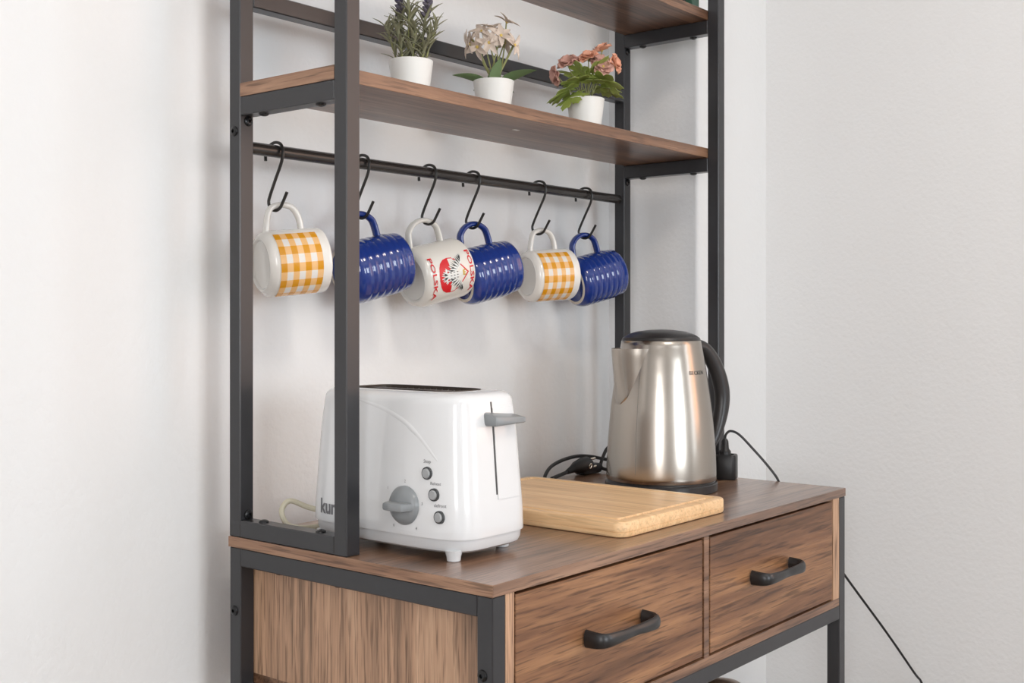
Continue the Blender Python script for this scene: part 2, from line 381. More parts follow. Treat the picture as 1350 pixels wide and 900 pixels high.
def mug_body(r, h, ribs=0, taper=0):
    pr = [(0, .0030), (r*.70, .0030), (r*.74, .0005), (r*.79, 0), (r*.83, .001), (r*.93, .0045), (r*.985, .010)]
    if ribs:
        n = 96; r2 = r-.0016
        for k in range(n+1):
            t = k/n; z = .012+(h-.008-.012)*t
            pr.append((r-.0016*max(0, t-.8)/.2+.0011*(abs(math.sin(PI*ribs*t))-.55)*min(1, (1-t)*12, t*12+.2), z))
    else:
        r2 = r
        pr += [(r, .018)]+[(r, .018+(h-.028)*k/6) for k in range(1, 6)]+[(r2, h-.010)]
    pr += [(r2, h-.004), (r2-.0010, h-.0006), (r2-.0022, h), (r2-.0034, h-.0006), (r2-.0042, h-.004), (r-.0055, .016), (r*.8, .0075), (0, .007)]
    return lathe(pr, 64)
def mug_handle(r, z0, z1, out, w, th, square=False):
    zm = (z0+z1)/2
    if square: pts = [(r-.003, 0, z0-.002), (r+out*.45, 0, z0+.001), (r+out*.86, 0, z0+.006), (r+out, 0, z0+.016), (r+out, 0, zm+.004), (r+out*.86, 0, z1-.008), (r+out*.45, 0, z1-.001), (r-.003, 0, z1+.001)]
    else:
        pts = [(r-.003, 0, z0)]
        for k in range(1, 8):
            a = PI*k/8; pts.append((r+.004+(out-.004)*math.sin(a)**.8, 0, zm-(z1-z0)/2*math.cos(a)))
        pts.append((r-.003, 0, z1))
    pts = smooth_path(pts, 5)
    if w is None: return pts
    return tube(pts, w/2, 14, side=(0, 1, 0), ry=th/2)
def on_cyl(r, zc, ang):
    """flat print coordinates (x to the reader's right, y up the mug) to the side of the mug; ang measured from the handle"""
    def f(x, y, e=.0004):
        a = ang+x/r
        return Vector(((r+e)*math.cos(a), (r+e)*math.sin(a), zc+y))
    return f
def hang(i, r, h, out, th, zc, tilt, yaw, path):
    t = math.radians(tilt); ct, st = math.cos(t), math.sin(t)
    m = Matrix(((-st, 0, ct), (0, -1, 0), (ct, 0, st))).to_4x4()
    m = Matrix.Rotation(math.radians(yaw), 4, 'Z') @ m
    contact = Vector((HOOKX[i], RODY+.002, RODZ-.0735+.0020+.0006))
    hx = max(p.x for p in path if abs(p.z-zc) < .0035)
    m = Matrix.Translation(contact-(m @ Vector((hx-th/2, 0, zc)))) @ m
    return m
def checked_mug(i, label, tilt, zc, yaw=0):
    r, h, out, th = .0418, .080, .0305, .0075
    t = thing('checked_mug', label, 'mug', mat=hang(i, r, h, out, th, zc, tilt, yaw, mug_handle(r, .014, .058, out, None, th, True)), group='mugs hanging from the rod')
    part('body', mug_body(r, h), M_whitecer, t); part('handle', mug_handle(r, .014, .058, out, .0115, th, True), M_whitecer, t, sharp=60)
    bm = bmesh.new(); uvl = bm.loops.layers.uv.new('UVMap')
    for s0 in (1, -1):
        a0, a1, z0, z1 = math.radians(32), math.radians(166), .0110, .0670
        n, mz = 40, 2; g = {}
        for k in range(n+1):
            for j in range(mz+1):
                a = s0*(a0+(a1-a0)*k/n); g[k, j] = bm.verts.new(((r+.00025)*math.cos(a), (r+.00025)*math.sin(a), z0+(z1-z0)*j/mz))
        for k in range(n):
            for j in range(mz):
                f = bm.faces.new((g[k, j], g[k+1, j], g[k+1, j+1], g[k, j+1]))
                for lp, (kk, jj) in zip(f.loops, ((k, j), (k+1, j), (k+1, j+1), (k, j+1))): lp[uvl].uv = (3.5*jj/mz+.0, 4.5*kk/n)
    part('print', bm, M_gingham, t, label='orange and white gingham print')
def blue_mug(i, label, tilt, zc, yaw=0):
    r, h, out, th = .0418, .090, .034, .0085
    t = thing('blue_mug', label, 'mug', mat=hang(i, r, h, out, th, zc, tilt, yaw, mug_handle(r, .013, .063, out, None, th)), group='mugs hanging from the rod')
    part('body', mug_body(r, h, 6.5), M_blue, t, sharp=75); part('handle', mug_handle(r, .013, .063, out, .0150, th), M_blue, t, sharp=60)
    part('foot_ring', lathe([(r*.735, .001), (r*.74, -.0002), (r*.79, -.0004), (r*.845, .0008)], 64), M_raw, t, label='unglazed pale foot ring')
checked_mug(0, 'white mug with orange gingham print nearest the left back post, base facing left', 6, .028, -18)
blue_mug(1, 'ribbed cobalt blue mug partly hidden behind the left front post', 14, .047, -15)
blue_mug(3, 'ribbed cobalt blue mug next to the red eagle mug', 14, .041, -18)
checked_mug(4, 'white mug with orange gingham print hanging between two blue mugs', 4, .031, -21)
blue_mug(5, 'ribbed cobalt blue mug hanging nearest the right back post', 14, .045, -21)
# the white mug with the eagle shield
r, h, out, th = .0435, .087, .034, .0072
em = thing('eagle_mug', 'off-white mug with red shield, eagle and red lettering, hanging third', 'mug', mat=hang(2, r, h, out, th, .052, 13, -10, mug_handle(r, .010, .066, out, None, th)), group='mugs hanging from the rod')
part('body', mug_body(r, h), M_ivory, em); part('handle', mug_handle(r, .010, .066, out, .0125, th), M_ivory, em, sharp=60)
ANG = math.radians(96)
f0 = on_cyl(r, .046, ANG)
def fs(x, y, e=.0004): return f0(x*1.4, y*1.3, e)
def strip_shape(bm, half, y0, y1, f, e, n=14, m=10):
    """a shape given by its left and right edge at each height, laid on the mug"""
    rows = []
    for k in range(n+1):
        y = y0+(y1-y0)*k/n; a, b = half(k/n)
        rows.append([bm.verts.new(f(a+(b-a)*j/m, y, e)) for j in range(m+1)])
    for A, C in zip(rows, rows[1:]):
        for j in range(m): bm.faces.new((A[j], A[j+1], C[j+1], C[j]))
    return bm
SH = [(0, .003), (.04, .0095), (.12, .0145), (.25, .0178), (.40, .0188), (.52, .0182), (.56, .0182), (.57, .0165), (.62, .0165), (.97, .0012), (1, .0004)]
def shw(t):
    for (a, b), (c, d) in zip(SH, SH[1:]):
        if a <= t <= c: return b+(d-b)*(t-a)/(c-a)
    return SH[-1][1]
SY0, SY1 = -.0195, .0212
part('shield', strip_shape(bmesh.new(), lambda t: (-shw(t), shw(t)), SY0, SY1, fs, .0003, 44, 12), M_red, em, label='red shield')
def fieldw(t):
    q = .40+.575*t; return max(.0002, shw(q)-(.0011 if q < .57 else .0014))
part('shield_field', strip_shape(bmesh.new(), lambda t: (-fieldw(t), fieldw(t)), SY0+(SY1-SY0)*.40, SY0+(SY1-SY0)*.95, fs, .00045, 30, 12), M_ivory, em, label='pale upper field with red outline')
eg = bmesh.new(); fe = bmesh.new()
def feather(bm, x, y, a, L, w, e):
    d = (math.cos(a), math.sin(a)); n = (-d[1], d[0])
    q = [(0, -w*.4), (L*.4, -w), (L, 0), (L*.4, w), (0, w*.4)]
    bm.faces.new([bm.verts.new(fs(x+d[0]*u+n[0]*v, y+d[1]*u+n[1]*v, e)) for u, v in q])
for s in (-1, 1):
    for k in range(8):
        t = k/7; bxx, byy = s*(.0035+.0085*t), .0035+.0085*math.sin(t*PI*.55)
        a = math.radians(-80+98*t); an = a if s > 0 else PI-a; L = .0128-.0035*t
        feather(eg, bxx, byy, an, L, .0018, .00055)
        feather(fe, bxx+math.cos(an)*.0014, byy+math.sin(an)*.0014, an+.08*s, L-.0016, .00060, .00065)
        feather(fe, bxx+math.cos(an)*.0035, byy+math.sin(an)*.0035, an-.20*s, L-.0042, .00045, .00065)
    tube([fs(s*.0030, .0030, .0005), fs(s*.0075, .0090, .0005), fs(s*.0120, .0118, .0005)], .0007, 6, eg)
    for k in range(3):
        an = math.radians(-90+s*(5+13*k)); feather(eg, s*.0008, -.0065, an, .0108-.0008*k, .0015, .00055); feather(fe, s*.0010, -.0085, an, .0075, .0005, .00065)
    for k in range(3): feather(eg, s*.0052, -.0080, math.radians(-90+s*(-15+35*k)), .0042, .0008, .00055)
strip_shape(eg, lambda t: (-.0042*math.sin(PI*min(1, .15+t))**.5, .0042*math.sin(PI*min(1, .15+t))**.5) if t < .85 else (-.0018, .0018), -.008, .010, fs, .0006, 8, 3)
for k in range(9): feather(fe, -.0028+.0028*(k % 3), -.005+.0045*(k//3), math.radians(80), .003, .0005, .0007)
strip_shape(eg, lambda t: (-.0034, .0022-.001*t), .0085, .0125, fs, .0006, 3, 3)
eagle = part('eagle', eg, M_silver, em, label='white spread eagle'); part('feather_lines', fe, M_ink, eagle)
cr = bmesh.new(); strip_shape(cr, lambda t: (-.003, .0024), .0128, .0145, fs, .0007, 2, 3)
for k in range(3): feather(cr, -.0026+.0023*k, .0142, PI/2, .0028, .0009, .0007)
part('crown', cr, M_gold, eagle, label='gold crown')
part('lettering', text_mesh('POLSKA', .0095, bold=.0002, bend=lambda x, y: f0(x*1.9, y*1.0-.0335, .0004)), M_red, em, label='red lettering near the base')
part('lettering', text_mesh('POLSKA', .0095, bold=.0002, bend=lambda x, y: f0(x*1.9, y*1.0+.0335, .0004)), M_red, em, label='red lettering near the rim')

# ------------------------------------------------------------------ toaster
TX, TY, NE = .112, .2095, 5.0
toaster = thing('toaster', 'white two-slice toaster with grey dial and lever on the worktop', 'toaster', (TX, TY, 0))
def tp(name, bm, mat, parent=toaster, **k): return part(name, bm, mat, parent, world=True, **k)
def lerp_tab(tab, z):
    for (a, b), (c, d) in zip(tab, tab[1:]):
        if a <= z <= c: return b+(d-b)*(z-a)/(c-a)
    return tab[0][1] if z < tab[0][0] else tab[-1][1]
TA = [(.024, .0675), (.05, .0673), (.10, .0650), (.14, .0625), (.170, .0590)]
TB = [(.024, .1255), (.05, .1245), (.10, .1205), (.14, .1175), (.170, .1140)]
def se(a, b, th, n=NE):
    c, s = math.cos(th), math.sin(th)
    return a*abs(c)**(2/n)*(1 if c >= 0 else -1), b*abs(s)**(2/n)*(1 if s >= 0 else -1)
def surf_x(y, z): return TX-lerp_tab(TA, z)*max(0, 1-abs((y-TY)/lerp_tab(TB, z))**NE)**(1/NE)
def surf_y(x, z): return TY-lerp_tab(TB, z)*max(0, 1-abs((x-TX)/lerp_tab(TA, z))**NE)**(1/NE)
def loft(levels, seg=96, cap0=True, cap1=True, nn=NE):
    bm = bmesh.new(); rings = []
    for a, b, z in levels:
        ring = []
        for k in range(seg):
            x, y = se(a, b, 2*PI*k/seg, nn); ring.append(bm.verts.new((TX+x, TY+y, z)))
        rings.append(ring)
    for A, C in zip(rings, rings[1:]):
        for k in range(seg): bm.faces.new((A[k], A[(k+1) % seg], C[(k+1) % seg], C[k]))
    if cap0: bm.faces.new(rings[0][::-1])
    if cap1: bm.faces.new(rings[-1])
    return bm
lv = [(.0640, .1220, .0235), (.0672, .1252, .0240), (.0675, .1255, .0252)]
for k in range(1, 13):
    z = .0252+(.168-.0252)*k/12; lv.append((lerp_tab(TA, z), lerp_tab(TB, z), z))
a0, b0, z0 = lv[-1]
for k in range(1, 7):
    an = PI/2*k/6; lv.append((a0-.013*(1-math.cos(an)), b0-.013*(1-math.cos(an)), z0+.0125*math.sin(an)))
at, bt, zt = lv[-1]
lv += [(at-.006, bt-.012, zt+.0006), (at-.010, bt-.020, zt+.0002), (at-.0105, bt-.021, zt-.004), (at-.0105, bt-.021, zt-.05)]
body = tp('body', loft(lv, cap0=True, cap1=True), M_toaster)
sl = loft([(at-.0110, bt-.0215, zt-.03), (at-.0110, bt-.0215, zt+.0010), (at-.0125, bt-.0235, zt+.0010), (at-.0125, bt-.0235, zt-.03)], cap0=False, cap1=False)
tp('slot_rim', sl, M_slot, label='dark metal slot rim')
dv = bmesh.new(); box(dv, TX-.006, TX+.006, TY-bt+.025, TY+bt-.025, zt-.03, zt-.001); tp('slot_divider', dv, M_slot)
wr = bmesh.new()
for sx in (-.024, -.013, .013, .024):
    for k in range(17): y = TY-.075+.15*k/16; cyl((TX+sx, y, zt-.04), (TX+sx, y, zt-.0015), .0007, 6, wr)
tp('slot_wires', wr, M_wire, kind='stuff')
tp('base', loft([(.052, .110, .0078), (.0585, .1165, .0086), (.0625, .1205, .0112), (.0645, .1225, .0155), (.0652, .1232, .0238)]), M_toaster2)
for fx, fy in ((.0615, .1065), (.158, .118), (.0615, .312), (.158, .312)):
    tp('foot', lathe([(0, 0), (.0066, 0), (.0076, .001), (.0080, .005), (.0100, .0120), (0, .0120)], 20, mat=Matrix.Translation((fx, fy, 0))), M_toaster2)
# dial
kc = Vector((surf_x(.1645, .0565), .1645, .0565)); RT = Matrix.Rotation(-PI/2, 4, 'Y')
dial = tp('dial', lathe([(0, .0085), (.0130, .0080), (.0188, .0055), (.0214, .002), (.0218, -.003)], 40, mat=Matrix.Translation(kc) @ RT), M_grey)
gb = bmesh.new(); box(gb, kc.x-.021, kc.x-.002, kc.y-.0185, kc.y+.0185, kc.z-.0046, kc.z+.0046, bev=.003, seg=2)
for v in gb.verts:
    d = (v.co.y-kc.y)/.0185
    if v.co.x < kc.x-.012: v.co.y = kc.y+(v.co.y-kc.y)*.80
tp('dial_grip', gb, M_grey, dial)
for by, bz in ((.1335, .0940), (.1235, .0714), (.1158, .0478)):
    bxs = surf_x(by, bz); mt = Matrix.Translation((bxs, by, bz)) @ RT
    b_ = tp('button', lathe([(0, .0032), (.0044, .0032), (.0053, .0022), (.0055, -.001)], 24, mat=mt), M_grey2)
    tp('button_ring', lathe([(.0055, -.001), (.0057, .0012), (.0068, .0014), (.0074, -.001)], 24, mat=mt), M_dkgrey, b_)
def on_face(cy, cz, e=.0005):
    return lambda x, y: Vector((surf_x(cy-x, cz+y)-e, cy-x, cz+y))
for s, cy, cz, sz in (('Stop', .1335, .1068, .0056), ('Reheat', .1215, .0835, .0048), ('defrost', .1150, .0602, .0052), ('1', .1905, .0735, .0045), ('2', .1645, .0830, .0045), ('3', .1385, .0605, .0045), ('4', .1462, .0330, .0045), ('0', .1800, .0330, .0045)):
    tp('lettering', text_mesh(s, sz, on_face(cy, cz)), M_print)
tp('lettering', text_mesh('kunft', .0235, bold=.0007, bend= lambda x, y: on_face(.2830, .0415)(x*.92, y)), M_print, label='grey maker lettering')
# soft raised arc on the long side
arc = smooth_path([(0, .2450, .1690), (0, .2311, .1660), (0, .2060, .1600), (0, .1780, .1500), (0, .1580, .1395), (0, .1433, .1290), (0, .1300, .1170), (0, .1208, .1080)], 5)
arc = [Vector((surf_x(p.y, p.z)+.00145, p.y, p.z)) for p in arc]
tp('raised_arc', tube(arc, [.0048*math.sin(PI*(i+.4)/(len(arc)+.2))**.6+.0002 for i in range(len(arc))], 12, side=(0, 0, 1), ry=.0017), M_toaster, body)
# lever and its recessed track
def track(x0, x1, z0, z1, e, mat, name, n=14):
    bm = bmesh.new(); rows = []
    for k in range(n+1):
        z = z0+(z1-z0)*k/n
        rows.append([bm.verts.new((x0+(x1-x0)*j/4, surf_y(x0+(x1-x0)*j/4, z)-e, z)) for j in range(5)])
    for A, C in zip(rows, rows[1:]):
        for j in range(4): bm.faces.new((A[j], A[j+1], C[j+1], C[j]))
    ex = bmesh.ops.extrude_face_region(bm, geom=list(bm.faces)); 
    for v in [g for g in ex['geom'] if isinstance(g, bmesh.types.BMVert)]: v.co.y += .003
    return tp(name, bm, mat)
track(.1095, .1118, .068, .1700, .0004, M_dkgrey, 'lever_slot')
track(.1118, .1500, .0625, .163, .0010, M_toaster, 'lever_panel')
lev = bmesh.new(); yl = surf_y(.125, .151)
box(lev, .097, .151, yl-.017, yl+.004, .1440, .1590, bev=.0035, seg=2)
for v in lev.verts:
    if v.co.y < yl-.010: v.co.z = .1515+(v.co.z-.1515)*.75-.002
    if v.co.x > .14: v.co.z = .1500+(v.co.z-.1515)*.65
tp('lever', lev, M_grey, label='grey lever')
# cream cord behind the toaster
cp = smooth_path([(.100, .333, .020), (.092, .349, .0245), (.080, .366, .030), (.064, .378, .038), (.053, .380, .030), (.0510, .376, .019), (.058, .372, .0085), (.075, .366, .0045), (.100, .360, .0042), (.13, .355, .0042)], 7)
tp('power_cord', tube(cp, .0034, 10), M_cream, label='cream cord')
tp('cord_sleeve', cyl((.102, .331, .0205), (.088, .354, .0262), .0052, 14, r2=.004), M_cream)

# ------------------------------------------------------------------ cutting board
def rrect(x0, x1, y0, y1, r, n=6):
    out = []
    for cx, cy, a in ((x1-r, y1-r, 0), (x0+r, y1-r, PI/2), (x0+r, y0+r, PI), (x1-r, y0+r, 1.5*PI)):
        for k in range(n+1): out.append((cx+r*math.cos(a+PI/2*k/n), cy+r*math.sin(a+PI/2*k/n)))
    return out
def rings_mesh(levels, cap0=True, cap1=True):
    bm = bmesh.new(); R_ = [[bm.verts.new((x, y, z)) for x, y in pts] for pts, z in levels]; n = len(R_[0])
    for A, C in zip(R_, R_[1:]):
        for k in range(n): bm.faces.new((A[k], A[(k+1) % n], C[(k+1) % n], C[k]))
    if cap0: bm.faces.new(R_[0][::-1])
    if cap1: bm.faces.new(R_[-1])
    return bm
X0, X1, Y0, Y1, TH = .281, .537, .033, .372, .0198
def lvl(d, z, r=.016): return (rrect(X0+d, X1-d, Y0+d, Y1-d, max(.003, r-d)), z)
bd = rings_mesh([lvl(.003, 0), lvl(.0008, .0010), lvl(0, .003), lvl(0, .0062), lvl(.0007, .0066), lvl(.0007, .0070), lvl(0, .0074), lvl(0, TH-.003), lvl(.0009, TH-.0009), lvl(.003, TH), lvl(.0125, TH), lvl(.0138, TH-.0022), lvl(.0175, TH-.0030), lvl(.0205, TH-.0022), lvl(.0218, TH), lvl(.03, TH)])
single('cutting_board', bd, M_bamboo, 'bamboo cutting board with juice groove lying on the worktop', 'cutting board', base=((X0+X1)/2, (Y0+Y1)/2, 0))

# ------------------------------------------------------------------ kettle
KX, KY = .660, .2145
SP = math.radians(156)        # direction of the spout; the kettle's local x axis
kettle = thing('electric_kettle', 'brushed steel electric kettle with black lid, handle and base', 'kettle', mat=Matrix.Translation((KX, KY, 0)) @ Matrix.Rotation(SP, 4, 'Z'))
KR = [(.017, .0838), (.03, .0838), (.06, .0825), (.09, .0803), (.12, .0775), (.15, .0737), (.18, .0692), (.205, .0650), (.2275, .0608)]
def kr(z):
    for i in range(len(KR)-1):
        if KR[i][0] <= z <= KR[i+1][0]:
            g = lambda k: KR[max(0, min(len(KR)-1, k))][1]
            t = (z-KR[i][0])/(KR[i+1][0]-KR[i][0]); p0, p1, p2, p3 = g(i-1), g(i), g(i+1), g(i+2)
            return .5*((2*p1)+(-p0+p2)*t+(2*p0-5*p1+4*p2-p3)*t*t+(-p0+3*p1-3*p2+p3)*t**3)
    return KR[-1][1]
prof = [(.080, .0165), (.0832, .0168)]+[(kr(.0175+.21*k/32), .0175+.21*k/32) for k in range(33)]+[(.0595, .2285), (.052, .2285)]
part('body', lathe(prof, 96), M_steel, kettle, sharp=50)
part('base', lathe([(0, 0), (.0835, 0), (.0856, .0015), (.0858, .012), (.0845, .0135), (.0825, .0140), (.0815, .0155), (.0815, .0172), (0, .0172)], 80), M_pbase, kettle, label='black power base')
part('lid', lathe([(.0600, .2282), (.0602, .2290), (.0585, .2325), (.050, .2378), (.036, .2420), (.018, .2443), (0, .2450)], 72), M_pbase, kettle, label='black domed lid')
# spout: a pointed lip that grows out of the wall
sb = bmesh.new(); rows = []; NA, NZ = 24, 16
ztop, zbot = .2165, .134
for k in range(NZ+1):
    t = k/NZ; z = zbot+(ztop-zbot)*t; w = math.radians(11+28*t**.95)*min(1, .45+.55*(t/.12)**.5 if t < .12 else 1); p = .0235*t**1.0
    row = []
    for j in range(NA+1):
        u = -1+2*j/NA; th = u*w; e = (1-abs(u)**1.15)
        row.append(sb.verts.new(((kr(z)-.0002+p*e+.0012*(1-u**4))*math.cos(th), (kr(z)-.0002+p*e+.0012*(1-u**4))*math.sin(th), z)))
    rows.append(row)
for A, C in zip(rows, rows[1:]):
    for j in range(NA): sb.faces.new((A[j], A[j+1], C[j+1], C[j]))
lo = [sb.verts.new((kr(zbot)*.985*math.cos(a), kr(zbot)*.985*math.sin(a), zbot-.004)) for a in [(-1+2*j/NA)*math.radians(5) for j in range(NA+1)]]
for j in range(NA): sb.faces.new((lo[j], lo[j+1], rows[0][j+1], rows[0][j]))
inn = [sb.verts.new((v.co.x*.975, v.co.y*.975, ztop-.0004)) for v in rows[-1]]
dn = [sb.verts.new((v.co.x*.95, v.co.y*.95, ztop-.006)) for v in rows[-1]]
for A, C in ((rows[-1], inn), (inn, dn)):
    for j in range(NA): sb.faces.new((A[j], A[j+1], C[j+1], C[j]))
cc = sb.verts.new((kr(ztop)*.8, 0, ztop-.006))
for j in range(NA): sb.faces.new((dn[j], dn[j+1], cc))
part('spout', sb, M_steel, kettle, sharp=45)
hp = smooth_path([(-.052, 0, .2120), (-.066, 0, .2190), (-.082, 0, .2130), (-.099, 0, .1920), (-.1110, 0, .165), (-.1160, 0, .138), (-.1125, 0, .110), (-.1030, 0, .082), (-.0925, 0, .064), (-.0850, 0, .054)], 5)
n = len(hp)
part('handle', tube(hp, [.0125-.0035*abs(i/(n-1)-.45) for i in range(n)], 18, side=(0, 1, 0), ry=[.0075+.006*math.sin(PI*min(1, max(0, i/(n-1))))-.002*(i/(n-1)) for i in range(n)]), M_pbase, kettle, sharp=60, label='black curved handle')
fa = math.radians(211.2-156+51)
part('lettering', text_mesh('BECKEN', .0082, lambda x, y: Vector(((kr(.1805+y)+.0003)*math.cos(fa+x*1.12/.069), (kr(.1805+y)+.0003)*math.sin(fa+x*1.12/.069), .1805+y))), M_ink, kettle, label='dark maker lettering')
seam = bmesh.new(); sa = math.radians(211.2-156-26.5)
tube([((kr(z))*math.cos(sa), kr(z)*math.sin(sa), z) for z in [.03+.17*k/20 for k in range(21)]], .00022, 6, seam)
part('seam', seam, M_dkgrey, kettle)

# ------------------------------------------------------------------ cables, plug, socket block
ec = thing('extension_socket', 'small black socket block with a cable running over the worktop edge', 'socket', mat=Matrix.Translation((.822, .190, 0)) @ Matrix.Rotation(math.radians(20), 4, 'Z'))
sbm = rings_mesh([(rrect(-.0155, .0155, -.0155, .0155, .005, 4), .0008), (rrect(-.0165, .0165, -.0165, .0165, .006, 4), .003), (rrect(-.0165, .0165, -.0165, .0165, .006, 4), .038), (rrect(-.0150, .0150, -.0150, .0150, .005, 4), .0405), (rrect(-.0120, .0120, -.0120, .0120, .004, 4), .0405), (rrect(-.0115, .0115, -.0115, .0115, .004, 4), .034)])
part('body', sbm, M_cable, ec)
pg = lathe([(0, .033), (.0095, .033), (.0095, .046), (.0065, .050), (.0055, .062), (.0035, .066), (0, .066)], 18, mat=Matrix.Translation((-.004, .002, 0)))
part('plug', pg, M_cable, ec, label='black plug pushed into the block')
cpt = smooth_path([(.8175, .1905, .064), (.8200, .1900, .073), (.8290, .186, .0780), (.838, .175, .0715), (.845, .155, .050), (.8515, .135, .027), (.8575, .120, .0065), (.8640, .1130, -.010), (.9000, .0920, -.060), (.97, .053, -.1616), (1.06, .0165, -.270), (1.128, -.006, -.350), (1.15, -.0107, -.3719), (1.160, -.02, -.42), (1.162, -.02, -.50)], 6)
part('cable', tube(cpt, .0021, 8), M_cable, ec, world=True)
pc = thing('plug_cable', 'tangled black cable with a loose two-pin plug behind the cutting board', 'cable', (.70, .405, 0))
pcp = smooth_path([(.600, .392, .0032), (.607, .398, .010), (.630, .404, .0215), (.664, .406, .0290), (.705, .406, .0318), (.74, .404, .0285), (.768, .398, .0225), (.785, .392, .020), (.795, .388, .030), (.790, .394, .041), (.782, .398, .038), (.770, .398, .025), (.758, .394, .010), (.770, .385, .0042), (.79, .375, .0042)], 6)
part('cord', tube(pcp, .0030, 8), M_cable, pc, world=True)
pcp2 = smooth_path([(.622, .396, .0042), (.640, .398, .0060), (.660, .399, .0085), (.676, .399, .0112)], 5)
part('cord', tube(pcp2, .0032, 8), M_cable, pc, world=True)
pb = bmesh.new()
tube([(.668, .399, .0098), (.684, .399, .0135), (.694, .398, .0155), (.715, .398, .0175), (.722, .398, .0180)], [.0038, .0065, .0100, .0130, .0125], 16, pb, side=(0, 0, 1), ry=[.004, .007, .012, .015, .015])
plug = part('plug', pb, M_cable, pc, world=True, label='black plug')
for dz, dy in ((.0068, .000), (-.0062, -.002)):
    part('pin', cyl((.720, .396+dy, .018+dz), (.740, .394+dy, .0195+dz), .0022, 12), M_brass, plug, world=True, label='metal pin')
part('earth_clip', tube(smooth_path([(.7100, .384, .013), (.7085, .3825, .017), (.7110, .382, .0205), (.7145, .3825, .0185), (.714, .383, .0145)], 5, closed=True), .0012, 8), M_brass, plug, world=True, label='metal ring contact')
pb2 = bmesh.new(); box(pb2, .706, .760, .391, .414, .0005, .017, bev=.005, seg=2); part('plug_housing', pb2, M_cable, pc, world=True)

# ------------------------------------------------------------------ plants on the shelf
def pot(t):
    part('pot', lathe([(0, 0), (.0210, 0), (.0222, .0010), (.0290, .0535), (.0292, .0545), (.0285, .0550), (.0272, .0545), (.0262, .046), (0, .046)], 48), M_pot, t)
    part('soil', lathe([(0, .0495), (.015, .049), (.0263, .0465), (.0263, .045)], 24), M_foam, t)
def leaf_mesh(name, L, w, mat, fold=.25, curl=.3, n=6, tip=1.0, th=.00045):
    """a leaf along +x, folded along its midrib and curling down"""
    bm = bmesh.new(); rows = []
    for k in range(n+1):
        t = k/n; x = L*t; wd = w*(math.sin(PI*min(1, t**.8*.97+.03))**.75) if k < n else w*.02
        z = -curl*L*t*t
        rows.append([bm.verts.new((x, -wd, z+fold*wd)), bm.verts.new((x, 0, z)), bm.verts.new((x, wd, z+fold*wd))])
    for A, C in zip(rows, rows[1:]):
        for j in range(2): bm.faces.new((A[j], A[j+1], C[j+1], C[j]))
    ex = bmesh.ops.extrude_face_region(bm, geom=list(bm.faces))
    for v in [g for g in ex['geom'] if isinstance(g, bmesh.types.BMVert)]: v.co.z -= th
    return tomesh(name, bm, mat, 60)
def orient(p, d, roll=0, s=1):
    d = Vector(d).normalized(); up = Vector((0, 0, 1)) if abs(d.z) < .97 else Vector((1, 0, 0))
    y = up.cross(d).normalized(); z = d.cross(y)
    m = Matrix((d, y, z)).transposed().to_4x4()
    return Matrix.Translation(p) @ m @ Matrix.Rotation(roll, 4, 'X') @ Matrix.Scale(s, 4)
def place(name, me, parent, m, label=None):
    return part(name, me, None, parent, local=m, label=label)
def polar(a, e): return Vector((math.cos(a)*math.cos(e), math.sin(a)*math.cos(e), math.sin(e)))
# view axes in the room used to lay the sprays out as they lean (right along the shelf front, towards the room)
RV = Vector((.6316, -.7753, 0)); FV = Vector((.7753, .6316, 0))

# lavender
PY = .305
lav = thing('lavender_plant', 'artificial lavender with narrow grey-green leaves in a white pot', 'plant', (.2245, .327, ZS))
pot(lav)
lm = [leaf_mesh('leaf', L, .0018, M_leaf1, .5, c, 5) for L, c in ((.022, .15), (.019, .05), (.026, .30))]
bud = tomesh('bud', lathe([(0, 0), (.0016, .001), (.0022, .0035), (.0016, .0065), (0, .008)], 8, mat=Matrix.Rotation(PI/2, 4, 'Y')), M_lav)
flo = leaf_mesh('floret', .008, .003, M_lav2, .3, .4, 4)
rng = random.Random(3)
sprigs = [(-.012, .002, .092, -.03, 1), (-.004, -.006, .080, .03, 0), (.011, .001, .096, .13, 1), (.004, .008, .075, -.05, 0), (-.016, -.004, .058, -.30, 0), (.017, -.005, .058, .30, 0), (.002, -.012, .052, .1, 0), (-.008, -.012, .046, -.2, 0), (.012, -.012, .044, .35, 0)]
for sx, sd, ht, lean, fl in sprigs:
    p0 = RV*sx+FV*sd+Vector((0, 0, .045)); p1 = p0+RV*(lean*.5*ht)+Vector((0, 0, ht*.55)); p2 = p0+RV*(lean*1.0*ht)+Vector((0, 0, ht*.98))
    pth = smooth_path([p0, p1, p2], 8); st = part('stem', tube(pth, .0011, 6), M_stem, lav)
    nl = int(ht*(430 if fl else 470))
    for k in range(nl):
        t = (.14+.86*(k+.5)/nl)*(.72 if fl else 1.0); i = min(len(pth)-2, int(t*(len(pth)-1))); q = pth[i].lerp(pth[i+1], t*(len(pth)-1)-i)
        d = polar(rng.uniform(0, 2*PI), math.radians(rng.uniform(34, 74)))
        place('leaf', rng.choice(lm), st, orient(q, d, rng.uniform(-.5, .5), rng.uniform(.8, 1.15)))
    if fl:
        for k in range(20):
            t = .70+.32*k/19; q = pth[-1]+(pth[-1]-pth[-2]).normalized()*.0 if t >= 1 else pth[min(len(pth)-1, int(t*(len(pth)-1)))]
            q = p0.lerp(p2, 0)+RV*(lean*t*ht)+Vector((0, 0, ht*t))
            place('bud', bud, st, orient(q, polar(k*2.4, math.radians(38)), 0, 1.15))
        for k in range(5):
            t = .86+.05*k; place('floret', flo, st, orient(p0+RV*(lean*t*ht)+Vector((0, 0, ht*t)), polar(k*2.1+sx*100, .5), 0, 1.1))

